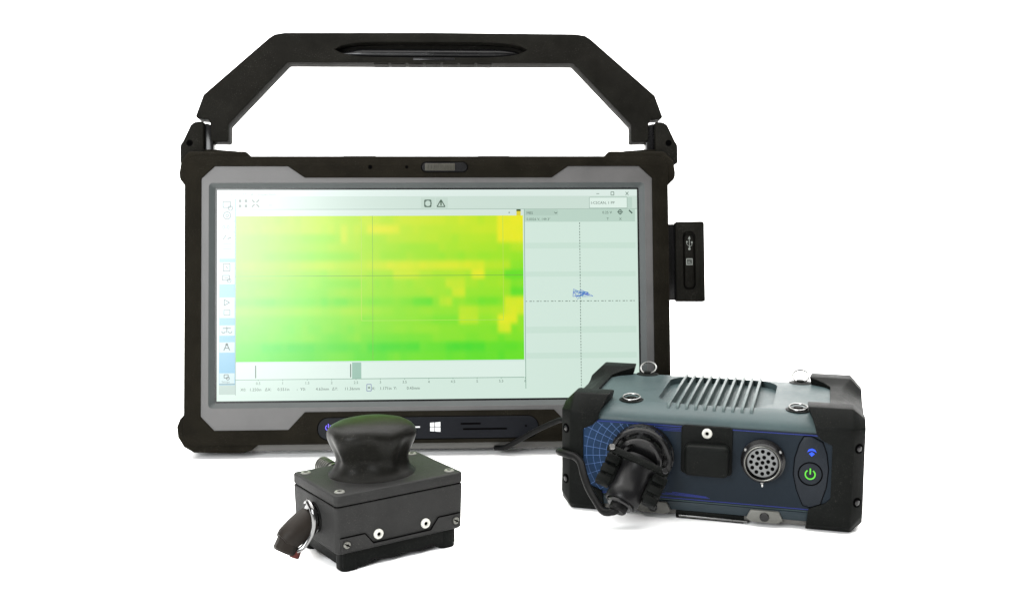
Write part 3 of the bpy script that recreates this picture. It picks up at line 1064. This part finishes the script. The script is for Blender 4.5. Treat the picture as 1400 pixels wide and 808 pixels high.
# angled backshell
ax = Vector((-0.30, -0.62, -0.72)).normalized()
A0 = C0 + Vector((0, -12, -3))
A1 = A0 + ax * 14
A2 = A0 + ax * 31
bs = finish('backshell', lathe([(11.0, -2), (11.0, 3), (10.0, 5), (9.7, 18), (10.2, 19), (10.0, 25.0), (9.4, 26.0), (8.4, 26.0), (8.2, 23.5), (0, 23.5)], 36, ax, A0), 'backshell', PLG)
finish('gland_ring', lathe([(8.0, 22.5), (8.0, 27.2), (7.2, 28.0), (5.2, 28.0), (5.0, 25), (0, 25)], 30, ax, A0), 'gloss', bs)
finish('gland_ring', lathe([(5.4, 24), (5.2, 30.5), (4.4, 31.5), (3.2, 31.5)], 24, ax, A0), 'cord', bs)
# clamp bar and jaws
side = Vector((0.93, 0.0, -0.36)).normalized()
upv = side.cross(ax).normalized()
if upv.y > 0:
    upv = -upv


def oriented(c, hx, hy, hz, bev_, bm=None):
    t = box(-hx, hx, -hy, hy, -hz, hz, bev_)
    e3 = side.cross(upv).normalized()
    mt = Matrix((side, upv, e3)).transposed().to_4x4()
    mt.translation = c
    bmesh.ops.transform(t, matrix=mt, verts=t.verts)
    if bm is None:
        return t
    merge(bm, t)
    return bm


Bc = A0 + ax * 4.0 + upv * 9.0 + Vector((0, 0, 3.0))
cb = finish('clamp_bar', oriented(Bc, 19.0, 1.2, 2.0, 0.5), 'rubber2', PLG)
for s_ in (-1, 1):
    finish('clamp_screw', cyl(Bc + side * (16.5 * s_) + upv * 1.2, Bc + side * (16.5 * s_) + upv * 3.4, 1.8, n=18, ch=0.4), 'steel' if s_ < 0 else 'gloss', cb)
for s_ in (-1, 1):
    bm = bmesh.new()
    for k in range(3):
        oriented(A0 + ax * (5.5 + 6.4 * k) + side * (14.6 * s_) + upv * (3.5 - 1.2 * k), 4.2, 3.6, 2.4, 0.6, bm)
    oriented(A0 + ax * 11 + side * (12.2 * s_) + upv * 1.0, 3.0, 3.0, 8.0, 0.6, bm)
    finish('clamp_jaw', bm, 'rubber2', PLG)
E1 = A0 + ax * 29.5
finish('cord', tube([E1 - ax * 4, E1, E1 + ax * 2.6 + Vector((-2.2, 0.4, 0.2)), (-53.5, -86.5, 10.6), (-59.0, -81.5, 14.8), (-64.2, -76.6, 20.0), (-68.2, -72.2, 26.5), (-71.4, -66.8, 32.2), (-75.6, -63.0, 34.6), (-80.4, -61.0, 35.2), (-86.0, -56.4, 34.8),
                     (-88.9, -48, 33), (-89.2, -28, 28), (-90.2, 6, 24), (-96, 34, 20), (-105, 58, 12), (-113, 69, 8), (-117, 77, 6)], 2.3, 14, 8), 'cord', PLG)

# second cord: from the end of the instrument up and down under the tablet
CRD = finish('power_cord', tube([(66, -62, 30), (50, -66, 33), (40, -58, 34.5), (34, -46, 33), (24, -38, 27), (14, -31, 20), (4, -25, 12.5), (-5, -20, 6.5), (-12, -14, 4.6)], 1.9, 12, 8), 'cord')
CRD['label'] = 'thin black cord rising from the lower tablet edge behind the instrument'
CRD['category'] = 'cord'

# ================================================================== PROBE
PRB = thing('hand_probe', 'small black box-shaped probe with rounded grip knob on top', 'probe', (-73.6, -198.8, 0), (0, 0, 0.61))
HL, HW = 38.6, 26.8
bodyp = rrect(-HL, HL, -HW, HW, 2.6, 4)
bm = bmesh.new()
rings = []
for z, d in ((10.2, 1.6), (11.2, 0.6), (35.2, 0.0), (35.5, -0.35)):
    rings.append([bm.verts.new((x - math.copysign(d, x), y - math.copysign(d, y), z)) for x, y in bodyp])
for a, c in zip(rings, rings[1:]):
    for i in range(len(a)):
        j = (i + 1) % len(a)
        bm.faces.new((a[i], a[j], c[j], c[i]))
bm.faces.new(rings[0][::-1])
bm.faces.new(rings[-1])
finish('probe_body', bm, 'lid', PRB)
finish('seam', prism(inset(bodyp, 0.7), 35.2, 36.2, axis='z'), 'dark', PRB)
ld = finish('lid', prism(bodyp, 36.0, 42.0, axis='z', bev=1.1, seg=3), 'lid', PRB)
for x in (-33.2, 33.2):
    for y in (-20.6, 20.8):
        screw(ld, (x, y, 41.8), (0, 0, 1), 2.8, 'greyscrew')
# grip knob: flared base, waist, mushroom head with finger grooves
kprof = [(24.6, 41.6), (24.2, 42.4), (22.4, 43.8), (20.9, 46.4), (20.4, 50.2), (21.3, 53.2), (22.7, 56.2), (24.1, 59.2), (25.0, 61.8), (25.2, 64.0), (24.6, 66.0), (22.9, 67.9), (20.0, 69.4), (15.8, 70.5), (10, 71.2), (4, 71.5)]
bm = bmesh.new()
n = 72
fr = R(-90) - 0.61 + R(2)            # groove faces the camera side
rings = []
for r, z in kprof:
    k = max(0.0, min(1.0, (z - 42.8) / 8.0)) * max(0.0, min(1.0, (69.5 - z) / 9.0))
    rg = []
    for i in range(n):
        a = 2 * PI * i / n

        def dent(c, w, d):
            dd = (a - c + PI) % (2 * PI) - PI
            return d * math.exp(-(dd / w) ** 2)
        rr = r - k * (dent(fr, 0.34, 4.2) + dent(fr + R(62), 0.28, 2.6) + dent(fr - R(62), 0.28, 2.6) + dent(fr + R(125), 0.28, 1.6) + dent(fr - R(125), 0.28, 1.6) + dent(fr + PI, 0.28, 1.6))
        rg.append(bm.verts.new((-2.2 + rr * 1.0 * math.cos(a), 2.6 + rr * 0.9 * math.sin(a), z)))
    rings.append(rg)
for a, c in zip(rings, rings[1:]):
    for i in range(n):
        j = (i + 1) % n
        bm.faces.new((a[i], a[j], c[j], c[i]))
bm.faces.new(rings[-1])
bm.faces.new(rings[0][::-1])
kn = finish('grip_knob', bm, 'knob', PRB, smooth=60)
# front cover plate and its screws
fpl = [(-35.6, 11.6), (-35.9, 19.2), (-22.2, 19.2), (-17.4, 13.2), (17.4, 13.2), (22.2, 19.2), (35.9, 19.2), (35.6, 11.6)]
cp = finish('cover_plate', prism(fpl, -27.0, -25, bev=0.15, seg=1), 'lid', PRB)
edge = [(-36.4, 19.2), (-22.2, 19.2), (-17.4, 13.2), (17.4, 13.2), (22.2, 19.2), (36.4, 19.2)]
bm = bmesh.new()
for (xa, za), (xb, zb) in zip(edge, edge[1:]):
    tube([(xa, -26.85, za + 0.2), (xb, -26.85, zb + 0.2)], 0.3, 6, 1, bm)
finish('plate_groove', bm, 'dark', cp)
for x in (-14.3, 14.2):
    screw(PRB, (x, -26.9, 17.6), (0, -1, 0), 2.7, 'screwwhite')
for x in (-33.0, 33.0):
    screw(cp, (x, -27.3, 15.6), (0, -1, 0), 2.0, 'darksteel', 'slot')
# base and feet
finish('base_rail', prism([(-34, 10.6), (-34, 2.2), (-24, 1.0), (-20, 1.6), (-15, 3.4), (-6, 1.8), (2, 3.2), (12, 1.6), (20, 3.4), (24, 1.2), (34, 2.2), (34, 10.6)], -24.8, 24.8, bev=0.5), 'rubber2', PRB)
for x in (-29.6, 29.6):
    for y in (-20.2, 20.2):
        finish('foot', prism(rrect(x - 5.2, x + 5.2, y - 5.0, y + 5.0, 3.6), 0, 10.6, axis='z', bev=0.9), 'rubber2', PRB)
# receptacle on the end face, with its spring latch
rc = finish('receptacle', lathe([(8.2, -1), (8.2, 1.2), (7.4, 1.8), (7.4, 3.0), (6.6, 3.4), (0, 3.4)], 30, Vector((-1, 0, 0)), Vector((-38.4, -1.0, 24.2))), 'chrome', PRB)
finish('latch', tube([(-41.6, 3.5, 32.0), (-42.6, -1.0, 33.6), (-43.0, -7.0, 31.0), (-43.0, -9.2, 25.0), (-44.0, -8.6, 18.5), (-48.5, -7.0, 11.2), (-53.5, -5.0, 9.4)], 1.35, 10, 6, flat=0.4), 'chrome', rc)
# knurled fitting on the back face
bm = lathe([(4.6, 0), (4.6, 2)], 24, Vector((0, 1, 0)), Vector((-13.5, 26.2, 38.0)))
prf = [(4.2, 0)]
for k in range(6):
    prf += [(4.2, 2.0 + 2.2 * k), (5.1, 2.5 + 2.2 * k), (5.1, 3.4 + 2.2 * k), (4.2, 3.9 + 2.2 * k)]
prf += [(3.0, 16.2), (0, 16.8)]
lathe(prf, 24, Vector((0, 1, 0)), Vector((-13.5, 27.2, 38.0)), bm)
finish('ribbed_fitting', bm, 'darksteel', PRB)

# plug latched into the probe
PP = thing('latching_plug', 'short worn black plug with red ring, latched to end of the probe', 'plug', (-73.6, -198.8, 0), (0, 0, 0.61))
d1 = Vector((-0.86, -0.04, -0.52)).normalized()
p0 = Vector((-40.0, -1.0, 24.4))
finish('plug_body', lathe([(6.0, 0), (7.3, 1.2), (7.6, 5), (7.4, 11), (6.8, 17), (5.6, 19.5)], 20, d1, p0), 'plugbrown', PP, smooth=30)
d2 = Vector((-0.50, -0.06, -0.86)).normalized()
p1 = p0 + d1 * 15.0
finish('end_cap', lathe([(5.4, 0), (6.2, 1.0), (6.2, 6.4), (5.2, 7.6), (0, 7.8)], 12, d2, p1 + d2 * 1.2), 'plugbrown', PP, smooth=30)
finish('red_ring', cyl((-50.6, -4.0, 9.6), (-52.4, -4.2, 5.8), 2.7, n=16, ch=0.4), 'red', PP)

# ------------------------------------------------------------------ settle things on the paper
bpy.context.view_layer.update()


def lowest(o):
    z = 1e9
    for c in [o] + list(o.children_recursive):
        if c.type == 'MESH':
            mw = c.matrix_world
            z = min(z, min((mw @ v.co).z for v in c.data.vertices))
    return z


dz = min(lowest(c) for c in TAB.children if not c.name.startswith('rear_stand'))
TAB.location.z -= dz
STY.location.z -= dz
bpy.context.view_layer.update()
sd = [c for c in TAB.children if c.name.startswith('rear_stand')][0]
print('tablet shift', dz * 1000, 'stand', lowest(sd) * 1000, 'probe', lowest(PRB) * 1000, 'box', lowest(BOX) * 1000, 'plug', lowest(PP) * 1000, 'cable', lowest(PLG) * 1000, lowest(CRD) * 1000)
for o in (BOX, PRB):
    o.location.z -= lowest(o)
